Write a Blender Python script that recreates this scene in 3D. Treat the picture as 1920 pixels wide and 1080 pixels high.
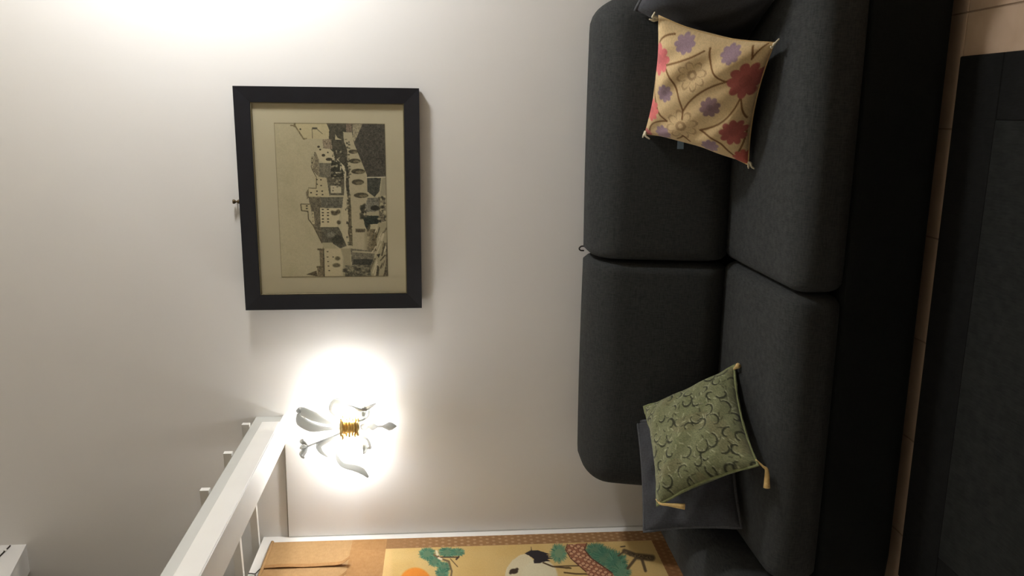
import bpy, bmesh, math, random
import numpy as np
from mathutils import Vector, Matrix
random.seed(7); RNG = np.random.default_rng(7)
for o in list(bpy.data.objects): bpy.data.objects.remove(o)
S = bpy.context.scene
COL = S.collection

# ------------------------------------------------------------------ camera
# the phone was held upright but the file lies on its side: the camera is rolled by 90 degrees
F_PX, YAW, PITCH, ROLL, EYE = 1551.4, 0.21394, 0.081514, -0.0069375, 1.42958
fw = Vector((-math.sin(YAW)*math.cos(PITCH), math.cos(YAW)*math.cos(PITCH), -math.sin(PITCH)))
r0 = Vector((math.cos(YAW), math.sin(YAW), 0)); u0 = r0.cross(fw)
rt = r0*math.cos(ROLL) + u0*math.sin(ROLL); up = -r0*math.sin(ROLL) + u0*math.cos(ROLL)
cd = bpy.data.cameras.new('camera'); cam = bpy.data.objects.new('camera', cd); COL.objects.link(cam)
cd.sensor_fit = 'HORIZONTAL'; cd.sensor_width = 36; cd.lens = F_PX/1920*36; cd.clip_start = 0.02
X, Y, Z = -up, rt, -fw
cam.matrix_world = Matrix(((X.x, Y.x, Z.x, 0), (X.y, Y.y, Z.y, -3.2), (X.z, Y.z, Z.z, EYE), (0, 0, 0, 1)))
S.camera = cam
# ------------------------------------------------------------------ light and exposure
S.view_settings.view_transform = 'Standard'; S.view_settings.look = 'None'
S.view_settings.gamma = 1; S.view_settings.use_curve_mapping = False
S.view_settings.exposure = 2.65
w = bpy.data.worlds.new('world'); S.world = w; w.use_nodes = True
w.node_tree.nodes['Background'].inputs[0].default_value = (0.9, 0.95, 1, 1)
w.node_tree.nodes['Background'].inputs[1].default_value = 0.0
BULB, GLOBE = 44.0, 29.0      # emission of the wall lamp's bulbs and of the floor lamp's globe
CEIL = 1.5         # emission of the ceiling lamp above the room
BULB_COL = (0.96, 0.975, 1.0)

# ------------------------------------------------------------------ helpers
def lin(c):
    c = np.asarray(c, float)/255
    return np.where(c <= .04045, c/12.92, ((c+.055)/1.055)**2.4)
def L4(c): return tuple(lin(c)) + (1,)
def nm(mat): return mat.node_tree.nodes, mat.node_tree.links
def mat(name, rgb, rough=.6, metal=0, noise=None, bump=None, spec=.5, sheen=0):
    """plain procedural material; noise = (scale, amount, rgb2); bump = (scale, strength)"""
    m = bpy.data.materials.new(name); m.use_nodes = True; N, K = nm(m); b = N['Principled BSDF']
    b.inputs['Base Color'].default_value = L4(rgb); b.inputs['Roughness'].default_value = rough
    b.inputs['Metallic'].default_value = metal; b.inputs['Specular IOR Level'].default_value = spec
    if sheen: b.inputs['Sheen Weight'].default_value = sheen
    tc = N.new('ShaderNodeTexCoord')
    if noise:
        n = N.new('ShaderNodeTexNoise'); n.inputs['Scale'].default_value = noise[0]; n.inputs['Detail'].default_value = 5
        mx = N.new('ShaderNodeMix'); mx.data_type = 'RGBA'
        mx.inputs[6].default_value = L4(rgb); mx.inputs[7].default_value = L4(noise[2])
        mr = N.new('ShaderNodeMapRange'); mr.inputs[1].default_value = .35; mr.inputs[2].default_value = .65; mr.inputs[4].default_value = noise[1]
        K.new(tc.outputs['Object'], n.inputs['Vector']); K.new(n.outputs[0], mr.inputs[0]); K.new(mr.outputs[0], mx.inputs[0])
        K.new(mx.outputs[2], b.inputs['Base Color'])
    if bump:
        n2 = N.new('ShaderNodeTexNoise'); n2.inputs['Scale'].default_value = bump[0]; n2.inputs['Detail'].default_value = 4
        bp = N.new('ShaderNodeBump'); bp.inputs['Strength'].default_value = bump[1]; bp.inputs['Distance'].default_value = .004
        K.new(tc.outputs['Object'], n2.inputs['Vector']); K.new(n2.outputs[0], bp.inputs['Height']); K.new(bp.outputs[0], b.inputs['Normal'])
    return m
def attr_mat(name, rough=.8, relief=0, spec=.3, sheen=0, weave=0):
    """material whose colour is the object's own 'pattern' attribute (printed or woven design)"""
    m = bpy.data.materials.new(name); m.use_nodes = True; N, K = nm(m); b = N['Principled BSDF']
    a = N.new('ShaderNodeAttribute'); a.attribute_name = 'pattern'
    K.new(a.outputs['Color'], b.inputs['Base Color'])
    b.inputs['Roughness'].default_value = rough; b.inputs['Specular IOR Level'].default_value = spec
    if sheen: b.inputs['Sheen Weight'].default_value = sheen
    if weave:
        tc = N.new('ShaderNodeTexCoord'); n = N.new('ShaderNodeTexNoise'); n.inputs['Scale'].default_value = weave; n.inputs['Detail'].default_value = 3
        bp = N.new('ShaderNodeBump'); bp.inputs['Strength'].default_value = relief; bp.inputs['Distance'].default_value = .003
        K.new(tc.outputs['Object'], n.inputs['Vector']); K.new(n.outputs[0], bp.inputs['Height']); K.new(bp.outputs[0], b.inputs['Normal'])
    return m
def fabric(name, rgb, rgb2, scale=420, sheen=.15, amt=1):
    """woven cloth: fine threads across two directions, slight mottling"""
    m = bpy.data.materials.new(name); m.use_nodes = True; N, K = nm(m); b = N['Principled BSDF']
    b.inputs['Roughness'].default_value = .95; b.inputs['Specular IOR Level'].default_value = .15
    b.inputs['Sheen Weight'].default_value = sheen; b.inputs['Sheen Roughness'].default_value = .4
    tc = N.new('ShaderNodeTexCoord')
    outs = []
    for sc in ((scale, scale*.12, scale*.12), (scale*.12, scale*.12, scale)):
        mp = N.new('ShaderNodeMapping'); mp.inputs['Scale'].default_value = sc
        n = N.new('ShaderNodeTexNoise'); n.inputs['Scale'].default_value = 1; n.inputs['Detail'].default_value = 2
        K.new(tc.outputs['Object'], mp.inputs[0]); K.new(mp.outputs[0], n.inputs['Vector']); outs.append(n.outputs[0])
    ad = N.new('ShaderNodeMath'); ad.operation = 'ADD'; K.new(outs[0], ad.inputs[0]); K.new(outs[1], ad.inputs[1])
    mr = N.new('ShaderNodeMapRange'); mr.inputs[1].default_value = .7; mr.inputs[2].default_value = 1.3; mr.inputs[4].default_value = amt
    K.new(ad.outputs[0], mr.inputs[0])
    mx = N.new('ShaderNodeMix'); mx.data_type = 'RGBA'; mx.inputs[6].default_value = L4(rgb); mx.inputs[7].default_value = L4(rgb2)
    K.new(mr.outputs[0], mx.inputs[0]); K.new(mx.outputs[2], b.inputs['Base Color'])
    bp = N.new('ShaderNodeBump'); bp.inputs['Strength'].default_value = .35; bp.inputs['Distance'].default_value = .0015
    K.new(ad.outputs[0], bp.inputs['Height']); K.new(bp.outputs[0], b.inputs['Normal'])
    return m
def glass_mat(name, tint=(235, 238, 235), clear=.55):
    m = bpy.data.materials.new(name); m.use_nodes = True; N, K = nm(m); b = N['Principled BSDF']; out = N['Material Output']
    b.inputs['Base Color'].default_value = L4(tint); b.inputs['Roughness'].default_value = .08; b.inputs['Specular IOR Level'].default_value = .6
    t = N.new('ShaderNodeBsdfTransparent'); t.inputs[0].default_value = L4((222, 223, 220))
    lw = N.new('ShaderNodeLayerWeight'); lw.inputs[0].default_value = .35
    mr = N.new('ShaderNodeMapRange'); mr.inputs[3].default_value = 1-clear; mr.inputs[4].default_value = .95
    ms = N.new('ShaderNodeMixShader')
    K.new(lw.outputs['Facing'], mr.inputs[0]); K.new(mr.outputs[0], ms.inputs[0]); K.new(t.outputs[0], ms.inputs[1]); K.new(b.outputs[0], ms.inputs[2]); K.new(ms.outputs[0], out.inputs[0])
    return m
def emit_mat(name, rgb, strength):
    m = bpy.data.materials.new(name); m.use_nodes = True; N, K = nm(m); b = N['Principled BSDF']
    b.inputs['Base Color'].default_value = (.9, .9, .88, 1); b.inputs['Emission Color'].default_value = (*rgb, 1); b.inputs['Emission Strength'].default_value = strength
    return m

def obj(name, bm, m, parent=None, smooth=False, kind=None):
    me = bpy.data.meshes.new(name)
    if isinstance(bm, bmesh.types.BMesh):
        bmesh.ops.recalc_face_normals(bm, faces=bm.faces)
        bm.to_mesh(me); bm.free()
    else: me = bm; me.name = name
    if smooth:
        for p in me.polygons: p.use_smooth = True
    for mm in (m if isinstance(m, (list, tuple)) else [m]): me.materials.append(mm)
    o = bpy.data.objects.new(name, me); COL.objects.link(o)
    if parent: o.parent = parent
    if kind: o['kind'] = kind
    return o
def thing(name, label, cat, loc=(0, 0, 0), rot=(0, 0, 0), group=None):
    o = bpy.data.objects.new(name, None); COL.objects.link(o); o.location = loc; o.rotation_euler = rot
    o.empty_display_size = .1; o['label'] = label; o['category'] = cat
    if group: o['group'] = group
    return o
def tag(o, label, cat, group=None):
    o['label'] = label; o['category'] = cat
    if group: o['group'] = group
    return o
def box(bm, x0, x1, y0, y1, z0, z1, bev=0, seg=1):
    b2 = bmesh.new(); bmesh.ops.create_cube(b2, size=1)
    for v in b2.verts: v.co = Vector((x0+(v.co.x+.5)*(x1-x0), y0+(v.co.y+.5)*(y1-y0), z0+(v.co.z+.5)*(z1-z0)))
    if bev: bmesh.ops.bevel(b2, geom=list(b2.edges), offset=bev, segments=seg, affect='EDGES', profile=.5)
    me = bpy.data.meshes.new('t'); b2.to_mesh(me); b2.free(); bm.from_mesh(me); bpy.data.meshes.remove(me)
    return bm
def mkbox(*a, **k): return box(bmesh.new(), *a, **k)
def prism(pts, axis, a, b):
    """polygon of 2-D points extruded along axis from a to b"""
    bm = bmesh.new()
    def P(p, t): q = list(p); q.insert(axis, t); return Vector(q)
    A = [bm.verts.new(P(p, a)) for p in pts]; B = [bm.verts.new(P(p, b)) for p in pts]
    bm.faces.new(A); bm.faces.new(B[::-1]); n = len(pts)
    for i in range(n): bm.faces.new((A[i], B[i], B[(i+1) % n], A[(i+1) % n]))
    return bm
def catmull(pts, n=6):
    P = [Vector(p) for p in pts]; P = [2*P[0]-P[1]] + P + [2*P[-1]-P[-2]]; out = []
    for i in range(1, len(P)-2):
        for k in range(n):
            t = k/n; a, b, c, d = P[i-1], P[i], P[i+1], P[i+2]
            out.append(.5*((2*b)+(c-a)*t+(2*a-5*b+4*c-d)*t*t+(3*b-a-3*c+d)*t**3))
    out.append(P[-2]); return out
def tube(bm, pts, rad, seg=8, flat=1.0, n=6):
    """tube along a smooth path; rad is a number or one per given point; flat squeezes it across"""
    R = rad if isinstance(rad, (list, tuple)) else [rad]*len(pts)
    C = catmull(pts, n) if len(pts) > 2 else [Vector(p) for p in pts]
    m = len(C); rr = np.interp(np.linspace(0, len(R)-1, m), range(len(R)), R)
    rings = []; ref = Vector((0, 1, 0.05)).normalized()
    for i, c in enumerate(C):
        t = (C[min(i+1, m-1)]-C[max(i-1, 0)]).normalized()
        a = ref-t*ref.dot(t)
        if a.length < 1e-4: a = Vector((1, 0, 0))
        a.normalize(); b = t.cross(a); ref = a
        rings.append([bm.verts.new(c+(a*math.cos(2*math.pi*k/seg)*flat+b*math.sin(2*math.pi*k/seg))*rr[i]) for k in range(seg)])
    for i in range(m-1):
        for k in range(seg): bm.faces.new((rings[i][k], rings[i][(k+1) % seg], rings[i+1][(k+1) % seg], rings[i+1][k]))
    bm.faces.new(rings[0][::-1]); bm.faces.new(rings[-1]); return bm
def lathe(bm, prof, c=(0, 0, 0), seg=20, axis='Z', flute=0):
    rings = []
    for r, h in prof:
        ring = []
        for k in range(seg):
            a = 2*math.pi*k/seg; q = max(r, 1e-4)*(1+flute*math.cos(a*8))
            v = (q*math.cos(a), q*math.sin(a), h) if axis == 'Z' else (q*math.cos(a), h, q*math.sin(a))
            ring.append(bm.verts.new(Vector(c)+Vector(v)))
        rings.append(ring)
    for i in range(len(rings)-1):
        for k in range(seg): bm.faces.new((rings[i][k], rings[i][(k+1) % seg], rings[i+1][(k+1) % seg], rings[i+1][k]))
    bm.faces.new(rings[0][::-1]); bm.faces.new(rings[-1]); return bm
def soft_box(x0, x1, y0, y1, z0, z1, r, bulge=(0, 0, 0), n=14, warp=None, rx2=None):
    """upholstered block: rounded edges (r = radius or one per axis) and slightly domed faces"""
    bm = bmesh.new(); bmesh.ops.create_cube(bm, size=2)
    bmesh.ops.subdivide_edges(bm, edges=list(bm.edges), cuts=n, use_grid_fill=True)
    h = Vector(((x1-x0)/2, (y1-y0)/2, (z1-z0)/2)); c = Vector(((x1+x0)/2, (y1+y0)/2, (z1+z0)/2))
    R = Vector((r, r, r)) if not isinstance(r, (tuple, list)) else Vector(r); RX = rx2 or (R.x, R.x)
    for v in bm.verts:
        u = v.co.copy()
        # put more loops near the edges
        q = Vector([math.copysign(1-(1-abs(t))**1.6, t) for t in u])
        p = Vector((q.x*h.x, q.y*h.y, q.z*h.z)); R.x = RX[0] if u.x < 0 else RX[1]; inn = Vector([max(-(h[i]-R[i]), min(h[i]-R[i], p[i])) for i in range(3)])
        d = Vector([(p[i]-inn[i])/R[i] for i in range(3)])
        if d.length > 1e-6:
            k = max(abs(t) for t in d); d = d.normalized()*k
        p = Vector([inn[i]+d[i]*R[i] for i in range(3)])
        for i in range(3):
            o1, o2 = [j for j in range(3) if j != i]
            p[i] += math.copysign(bulge[i], p[i])*abs(p[i]/h[i])**3*max(0, 1-(p[o1]/h[o1])**2)*max(0, 1-(p[o2]/h[o2])**2)
        p += c
        if warp: p = warp(p)
        v.co = p
    return bm
def grid_mesh(name, nx, ny, fn):
    """grid whose vertex (i,j) sits at fn(s,t), s,t in 0..1; returns mesh and the s,t arrays"""
    s, t = np.meshgrid(np.linspace(0, 1, nx), np.linspace(0, 1, ny)); s = s.ravel(); t = t.ravel()
    V = fn(s, t); i, j = np.meshgrid(range(nx-1), range(ny-1)); a = (j*nx+i).ravel()
    Fc = np.stack([a, a+1, a+nx+1, a+nx], 1)
    me = bpy.data.meshes.new(name); me.from_pydata(V.tolist(), [], Fc.tolist()); return me, s, t
def paint(me, rgb):
    A = me.color_attributes.new('pattern', 'FLOAT_COLOR', 'POINT')
    c = np.ones((len(rgb), 4)); c[:, :3] = lin(np.clip(rgb, 0, 255)); A.data.foreach_set('color', c.astype(np.float32).ravel())
# --- tiny vector painter: colours at sample points (px,py)
class Paint:
    def __init__(s, x, y, base): s.x = x; s.y = y; s.c = np.tile(np.array(base, float), (len(x), 1))
    def mix(s, m, col): m = np.clip(m, 0, 1)[:, None]; s.c = s.c*(1-m)+np.array(col, float)*m
    def poly(s, pts, col, a=1):
        ins = np.zeros(len(s.x), bool); n = len(pts)
        for i in range(n):
            x1, y1 = pts[i]; x2, y2 = pts[(i+1) % n]
            if y1 == y2: continue
            cnd = (y1 > s.y) != (y2 > s.y); ins ^= cnd & (s.x < (x2-x1)*(s.y-y1)/(y2-y1)+x1)
        s.mix(ins*a, col); return ins
    def ell(s, cx, cy, rx, ry, col, a=1, soft=.15):
        d = np.sqrt(((s.x-cx)/rx)**2+((s.y-cy)/ry)**2); s.mix(np.clip((1-d)/soft+.5, 0, 1)*a, col)
    def line(s, pts, w, col, a=1):
        x0 = min(p[0] for p in pts)-2*w; x1 = max(p[0] for p in pts)+2*w; y0 = min(p[1] for p in pts)-2*w; y1 = max(p[1] for p in pts)+2*w
        k = np.where((s.x > x0) & (s.x < x1) & (s.y > y0) & (s.y < y1))[0]
        if not len(k): return
        X = s.x[k]; Yv = s.y[k]; d = np.full(len(k), 1e9)
        for (ax, ay), (bx, by) in zip(pts[:-1], pts[1:]):
            l2 = (bx-ax)**2+(by-ay)**2+1e-9; t = np.clip(((X-ax)*(bx-ax)+(Yv-ay)*(by-ay))/l2, 0, 1)
            d = np.minimum(d, np.hypot(X-ax-t*(bx-ax), Yv-ay-t*(by-ay)))
        m = np.zeros(len(s.x)); m[k] = np.clip((w/2-d)/(w*.35)+.6, 0, 1)*a; s.mix(m, col)
    def flower(s, cx, cy, r, col, n=8, rot=0, outline=None):
        dx = s.x-cx; dy = s.y-cy; rr = np.hypot(dx, dy); th = np.arctan2(dy, dx)+rot
        edge = r*(.72+.28*np.abs(np.cos(th*n/2))**.7)
        if outline is None:
            s.mix(np.clip((edge-rr)/(r*.06)+.5, 0, 1), col)
        else:
            pet = r*(.42+.58*np.abs(np.cos(th*n/2))**.55)
            s.mix((np.abs(rr-pet) < r*.075)*(rr > .3*r)*.8, outline); s.mix((np.abs(rr-r*.25) < r*.09)*.9, outline); s.mix((rr < r*.16)*1., col)
def bez(a, b, c, n=10): return [((1-t)**2*a[0]+2*t*(1-t)*b[0]+t*t*c[0], (1-t)**2*a[1]+2*t*(1-t)*b[1]+t*t*c[1]) for t in np.linspace(0, 1, n)]
def homog(src, dst):
    A = []
    for (x, y), (u, v) in zip(src, dst): A += [[x, y, 1, 0, 0, 0, -u*x, -u*y], [0, 0, 0, x, y, 1, -v*x, -v*y]]
    h = np.linalg.solve(np.array(A, float), np.array(dst, float).ravel())
    return lambda x, y: ((h[0]*x+h[1]*y+h[2])/(h[6]*x+h[7]*y+1), (h[3]*x+h[4]*y+h[5])/(h[6]*x+h[7]*y+1))

# ------------------------------------------------------------------ materials
M_wall = mat('wall_paint', (232, 229, 224), .75, noise=(1.6, .35, (227, 223, 216)), bump=(60, .06), spec=.25)
M_room = mat('room_wall_paint', (196, 186, 168), .8, spec=.2); M_ceil = mat('ceiling_paint', (206, 198, 182), .8, spec=.2)
M_trim = mat('white_wood_paint', (238, 236, 230), .45, noise=(9, .3, (230, 227, 219)), spec=.4)
M_tile = mat('floor_tile', (174, 150, 127), .5, noise=(14, .6, (160, 136, 112)), bump=(150, .12), spec=.35)
M_grout = mat('grout', (146, 124, 102), .9)
M_sofa = fabric('sofa_fabric', (42, 43, 43), (59, 60, 59), 420, .02)
M_sofa_shaded = fabric('sofa_fabric_shaded', (17, 19, 18), (24, 26, 24), 420, .01)  # same sofa cloth, its colour darkened to carry the shade on the base
M_pill = fabric('dark_cushion_fabric', (56, 57, 60), (72, 73, 77), 500, .02)
M_pipe = fabric('piping_fabric', (68, 69, 72), (92, 93, 96), 700, .02)
M_rug = fabric('rug_field', (22, 23, 22), (34, 35, 33), 260, .03)
M_rugb = fabric('rug_border', (16, 16, 15), (23, 23, 22), 300, .0)
M_frame = mat('black_frame', (24, 25, 31), .38, noise=(30, .4, (32, 34, 40)), spec=.5)
M_gilt = mat('gilt', (112, 102, 74), .55, .3)
M_mat = mat('mount_card', (208, 198, 166), .9, noise=(5, .5, (199, 188, 154)))
M_dark = mat('dark_metal', (50, 44, 36), .45, .7)
M_bronze = mat('bronze', (92, 78, 56), .4, .8)
M_gold = mat('gold', (244, 214, 140), .35, .45)
M_glass = glass_mat('murano_glass', (164, 166, 163), .5)
M_pane = glass_mat('picture_glass', (255, 255, 255), .985)
nt = M_pane.node_tree
for n_ in nt.nodes:
    if n_.type == 'MAP_RANGE': n_.inputs[3].default_value = .02; n_.inputs[4].default_value = .25
    if n_.type == 'BSDF_TRANSPARENT': n_.inputs[0].default_value = (.985, .985, .98, 1)
    if n_.type == 'BSDF_PRINCIPLED': n_.inputs['Base Color'].default_value = (.02, .02, .02, 1); n_.inputs['Roughness'].default_value = .03
M_bulb = emit_mat('lit_bulb', BULB_COL, BULB)
M_candle = mat('candle_sleeve', (235, 228, 208), .5)
M_cord = mat('dark_cord', (44, 36, 30), .8)
M_silk = fabric('scroll_silk_tan', (172, 136, 94), (184, 148, 104), 500, .0)
M_silk2 = fabric('scroll_silk_brown', (164, 122, 78), (176, 134, 88), 500, .0)
M_white = mat('white_thread', (205, 196, 170), .9)
M_goldthread = fabric('gold_thread', (205, 170, 105), (230, 200, 140), 900, .1)
M_label = mat('label_blue', (120, 140, 158), .7)

# ------------------------------------------------------------------ setting
XL, XR, YF, ZC = -1.7429, 2.5, -5.2, 3.62
ZS, ZO = 2.182, 3.122        # sill and head of the opening in the left wall
def struct(name, bm, m, parent=None): return obj(name, bm, m, parent, kind='structure')
fl = struct('floor', mkbox(-3.3, XR+.1, YF-.1, .1, -.12, -.004), M_grout)
tile_me = None; T = .314; k = 0
for i in range(-6, 6):
    for j in range(-12, 1):
        x0 = -.043+i*T; y1 = -.0+j*T
        if y1-T < -3.4: continue
        if tile_me is None:
            o = obj('tile', mkbox(.002, T-.002, -T+.002, -.002, -.012, 0, bev=.0015), M_tile, fl); tile_me = o.data
        else:
            o = bpy.data.objects.new('tile', tile_me); COL.objects.link(o); o.parent = fl
        o.location = (x0, y1-.175 if False else y1, random.uniform(-.0006, 0))
struct('ceiling', mkbox(-3.3, XR+.1, YF-.1, .1, ZC, ZC+.1), M_ceil)
struct('wall_back', mkbox(-3.3, XR+.1, 0, .1, -.01, ZC), M_wall)
struct('wall_right', mkbox(XR, XR+.1, YF, 0, -.01, ZC), M_room)
struct('wall_front', mkbox(-3.3, XR+.1, YF-.1, YF, -.01, ZC), M_room)
# left wall: solid up to the sill of a wide opening, then a head that drops a little towards the room
wl = prism([(0, -.01), (0, ZS), (YF, ZS), (YF, -.01)], 0, XL-.12, XL)
struct('wall_left', wl, M_wall)
struct('wall_left_upper', prism([(0, ZO), (0, ZC), (YF, ZC), (YF, 2.93), (-.75, 2.96)], 0, XL-.12, XL), M_wall)
struct('wall_loft', mkbox(-3.3, -3.2, YF, 0, ZS-.1, ZC), M_room)
struct('trim_1', mkbox(-3.2, XL-.12, YF, 0, ZS-.12, ZS-.02), M_ceil)      # floor of the loft behind the opening
# plaster board with a hairline joint on the low left part of the back wall: proud at the corner, flush at its right
bm = bmesh.new()
pz0, pz1 = .02, 2.078
v = [bm.verts.new(p) for p in ((XL, 0, pz0), (-1.20, .003, pz0), (-1.20, .003, pz1-.004), (XL, 0, pz1), (XL, -.009, pz0), (-1.20, .0012, pz0), (-1.20, .0012, pz1-.004), (XL, -.009, pz1))]
for f in ((0, 1, 2, 3), (4, 5, 6, 7), (0, 1, 5, 4), (2, 3, 7, 6), (1, 2, 6, 5), (0, 3, 7, 4)): bm.faces.new([v[q] for q in f])
struct('trim_2', bm, M_wall)
# hairline crack along the top of that board and a caulk line down the corner
struct('trim_3', prism([(XL+.002, pz1+.0005), (-1.335, pz1-.0025), (-1.335, pz1-.0005), (XL+.002, pz1+.0035)], 1, -.0095, 0), mat('crack_filler', (128, 118, 102), .9))
struct('trim_4', mkbox(XL+.0005, XL+.006, -.0105, 0, .1, pz1), mat('caulk', (196, 192, 184), .8))

# ------------------------------------------------------------------ loft beam and slats
t = thing('loft_beam', 'long white painted beam jutting from the wall with slats laid across its top', 'beam', (0, 0, 0))
obj('beam', mkbox(-1.3312, -1.2150, -2.4, 0, 2.078, 2.185, bev=.0025), mat('beam_grey', (206, 206, 200), .5, noise=(9, .3, (198, 198, 192))), t)  # beam body slightly greyer than the boards fixed to it
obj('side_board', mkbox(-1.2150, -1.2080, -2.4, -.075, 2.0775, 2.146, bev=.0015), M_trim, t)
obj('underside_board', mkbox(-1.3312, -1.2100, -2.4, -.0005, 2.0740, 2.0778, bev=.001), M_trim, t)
for n_, (ya, yb) in enumerate(((-.118, -.066), (-.392, -.33), (-.683, -.62))):
    bm = bmesh.new(); hw = .011
    A = [(-1.203, ya), (XL-.06, yb)]
    vs = []
    for z in (2.1855, 2.214):
        vs += [bm.verts.new((A[0][0], A[0][1]-hw+.012, z)), bm.verts.new((A[1][0], A[1][1]-hw+.012, z)), bm.verts.new((A[1][0], A[1][1]+hw+.012, z)), bm.verts.new((A[0][0], A[0][1]+hw+.012, z))]
    for f in ((0, 1, 2, 3), (4, 5, 6, 7), (0, 1, 5, 4), (1, 2, 6, 5), (2, 3, 7, 6), (3, 0, 4, 7)): bm.faces.new([vs[q] for q in f])
    obj('slat', bm, M_trim, t)
# cable along the head of the opening
bm = bmesh.new(); tube(bm, [(XL+.003, -.012, 3.179), (XL+.003, -.05, 3.1785), (XL+.003, -.30, 3.181), (XL+.003, -.7, 3.18)], .003, 6)
c = obj('wall_cable', bm, M_cord); tag(c, 'thin dark cable along the white wall edge in the upper left corner', 'cable')
bm = bmesh.new(); box(bm, XL, XL+.008, -.056, -.046, 3.1735, 3.1845, bev=.001)
obj('cable_clip', bm, M_trim, c)

# ------------------------------------------------------------------ sofa
sofa = thing('sofa', 'long charcoal fabric sofa with two back and two seat cushions against the white wall', 'sofa', (-.53, -.5, 0))
def sp(name, bm, m, parent=sofa, smooth=True):
    o = obj(name, bm, m, parent, smooth); 
    if parent is sofa: o.location = -Vector(sofa.location)
    return o
sp('base', soft_box(-1.445, .43, -.945, -.06, .035, .278, .025, n=8), M_sofa_shaded)
sp('back_frame', soft_box(-1.70, .685, -.16, -.03, .04, .50, .05, n=8), M_sofa_shaded)
for a, b in ((-1.708, -1.449), (.432, .69)):
    sp('arm', soft_box(a, b, -.965, -.07,   .035, .585, (.115, .05, .12), (.004, .004, .004), n=14), M_sofa)
for a, b in ((-1.442, -.5225), (-.5195, .425)):
    sp('seat_cushion', soft_box(a, b, -.955, -.30, .262, .428, (.035, .075, .062), (.002, .008, .012), n=22), M_sofa)
def lean(p):
    # rear nearly upright, front sloping forward as it goes down
    z = (p.z-.42)/(.905-.42); y = p.y
    y += -.075*(1-z)*(1 if y < -.13 else .2)
    return Vector((p.x, y, p.z))
for a, b, lx, rx, rr in ((-1.40, -.5300, .025, 0, (.085, .022)), (-.5285, .372, 0, .02, (.022, .085))):
    def wq(p, a=a, b=b, lx=lx, rx=rx):
        z = max(0, min(1, (p.z-.42)/.485)); q = lean(p); s = (p.x-a)/(b-a)
        q.x += -lx*(1-z)**.6*(1-s)**4 + rx*(1-z)**.6*s**4
        return q
    sp('back_cushion', soft_box(a, b, -.335, -.035, .41, .905, (.085, .12, .10), (.004, .018, .004), n=24, warp=wq, rx2=rr), M_sofa)
# small loop at the top of the joint and woven label
bm = bmesh.new(); tube(bm, [(-.531, -.085, .892), (-.530, -.085, .906), (-.522, -.087, .911), (-.514, -.089, .904), (-.513, -.09, .894)], .003, 6)
sp('loop', bm, M_cord)
bm = mkbox(-.014, .014, -.002, .002, -.011, .011, bev=.0008)
o = sp('care_tag', bm, M_label, smooth=False); o.location = Vector((-.114, -.396, .624))-Vector(sofa.location); o.rotation_euler = (math.radians(-12), 0, 0); o['label'] = 'tiny blue woven tag'
for x in (-1.6, .55):
    for y in (-.88, -.14):
        bm = bmesh.new(); lathe(bm, [(.022, 0), (.026, .036)], (x, y, 0), 12); sp('foot', bm, M_dark)

# ------------------------------------------------------------------ rug
rug = thing('area_rug', 'flat charcoal rug with a black border on the floor in front of the sofa', 'rug', (-.635, -1.9, 0))
def rugp(name, bm, m): o = obj(name, bm, m, rug); o.location = -Vector(rug.location); return o
rx0, rx1, ry0, ry1 = -1.425, .154, -3.1, -.947
bm = bmesh.new()
bmesh.ops.delete(bm, geom=[]) if False else None
for a in ((rx0, rx1, ry1-.186, ry1), (rx0, rx1, ry0, ry0+.186)): box(bm, a[0], a[1], a[2], a[3], .0005, .011, bev=.003)
for a in ((rx0, rx0+.17, ry0+.186, ry1-.186), (rx1-.17, rx1, ry0+.186, ry1-.186)): box(bm, a[0], a[1], a[2], a[3], .0005, .011, bev=.003)
rugp('border', bm, M_rugb)
rugp('field', mkbox(rx0+.17, rx1-.17, ry0+.186, ry1-.186, .0005, .0125, bev=.002), M_rug)

# ------------------------------------------------------------------ framed engraving
pic = thing('framed_picture', 'black framed engraving of a hilltop town and aqueduct hung above the sofa', 'picture', (-.3475, -.012, 1.8545), (math.radians(1.15), 0, 0))
W2, H2, fwid = .4185, .336, .0565
bm = bmesh.new()
def bar(pts):   # mitred moulding bar from outer and inner corners
    q = [bm.verts.new((x, y, z)) for x, z, y in pts]
    for f in ((0, 1, 2, 3), (4, 5, 6, 7), (0, 1, 5, 4), (1, 2, 6, 5), (2, 3, 7, 6), (3, 0, 4, 7)): bm.faces.new([q[i] for i in f])
def rail(c0, c1, i0, i1):
    bar([(*c0, 0), (*c1, 0), (*i1, 0), (*i0, 0), (*c0, -.026), (*c1, -.026), (*i1, -.019), (*i0, -.019)])
co = [(-W2, -H2), (W2, -H2), (W2, H2), (-W2, H2)]; ci = [(-W2+fwid, -H2+fwid), (W2-fwid, -H2+fwid), (W2-fwid, H2-fwid), (-W2+fwid, H2-fwid)]
for i in range(4):
    bm = bmesh.new(); j = (i+1) % 4; rail(co[i], co[j], ci[i], ci[j]); obj('frame_rail', bm, M_frame, pic)
iw, ih = W2-fwid, H2-fwid
bm = bmesh.new()
for a in ((-iw, iw, -ih, -ih+.0045), (-iw, iw, ih-.0045, ih), (-iw, -iw+.0045, -ih+.0045, ih-.0045), (iw-.0045, iw, -ih+.0045, ih-.0045)): box(bm, a[0], a[1], -.0165, -.006, a[2], a[3], bev=.001)
obj('gilt_slip', bm, M_gilt, pic)
obj('mount', mkbox(-iw, iw, -.008, -.004, -ih, ih), M_mat, pic)
obj('glass_pane', mkbox(-iw+.002, iw-.002, -.0135, -.0120, -ih+.002, ih-.002), M_pane, pic)
# the print: plate of a town on a hill, drawn in its own flat coordinates (x to the sky, y along the plate)
px0, px1, pz0_, pz1_ = -.2945, .2885, -.207, .1985
me, s, tt = grid_mesh('print', 420, 300, lambda s, t: np.stack([px0+(px1-px0)*s, np.full(len(s), -.0087), pz0_+(pz1_-pz0_)*t], 1))
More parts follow.
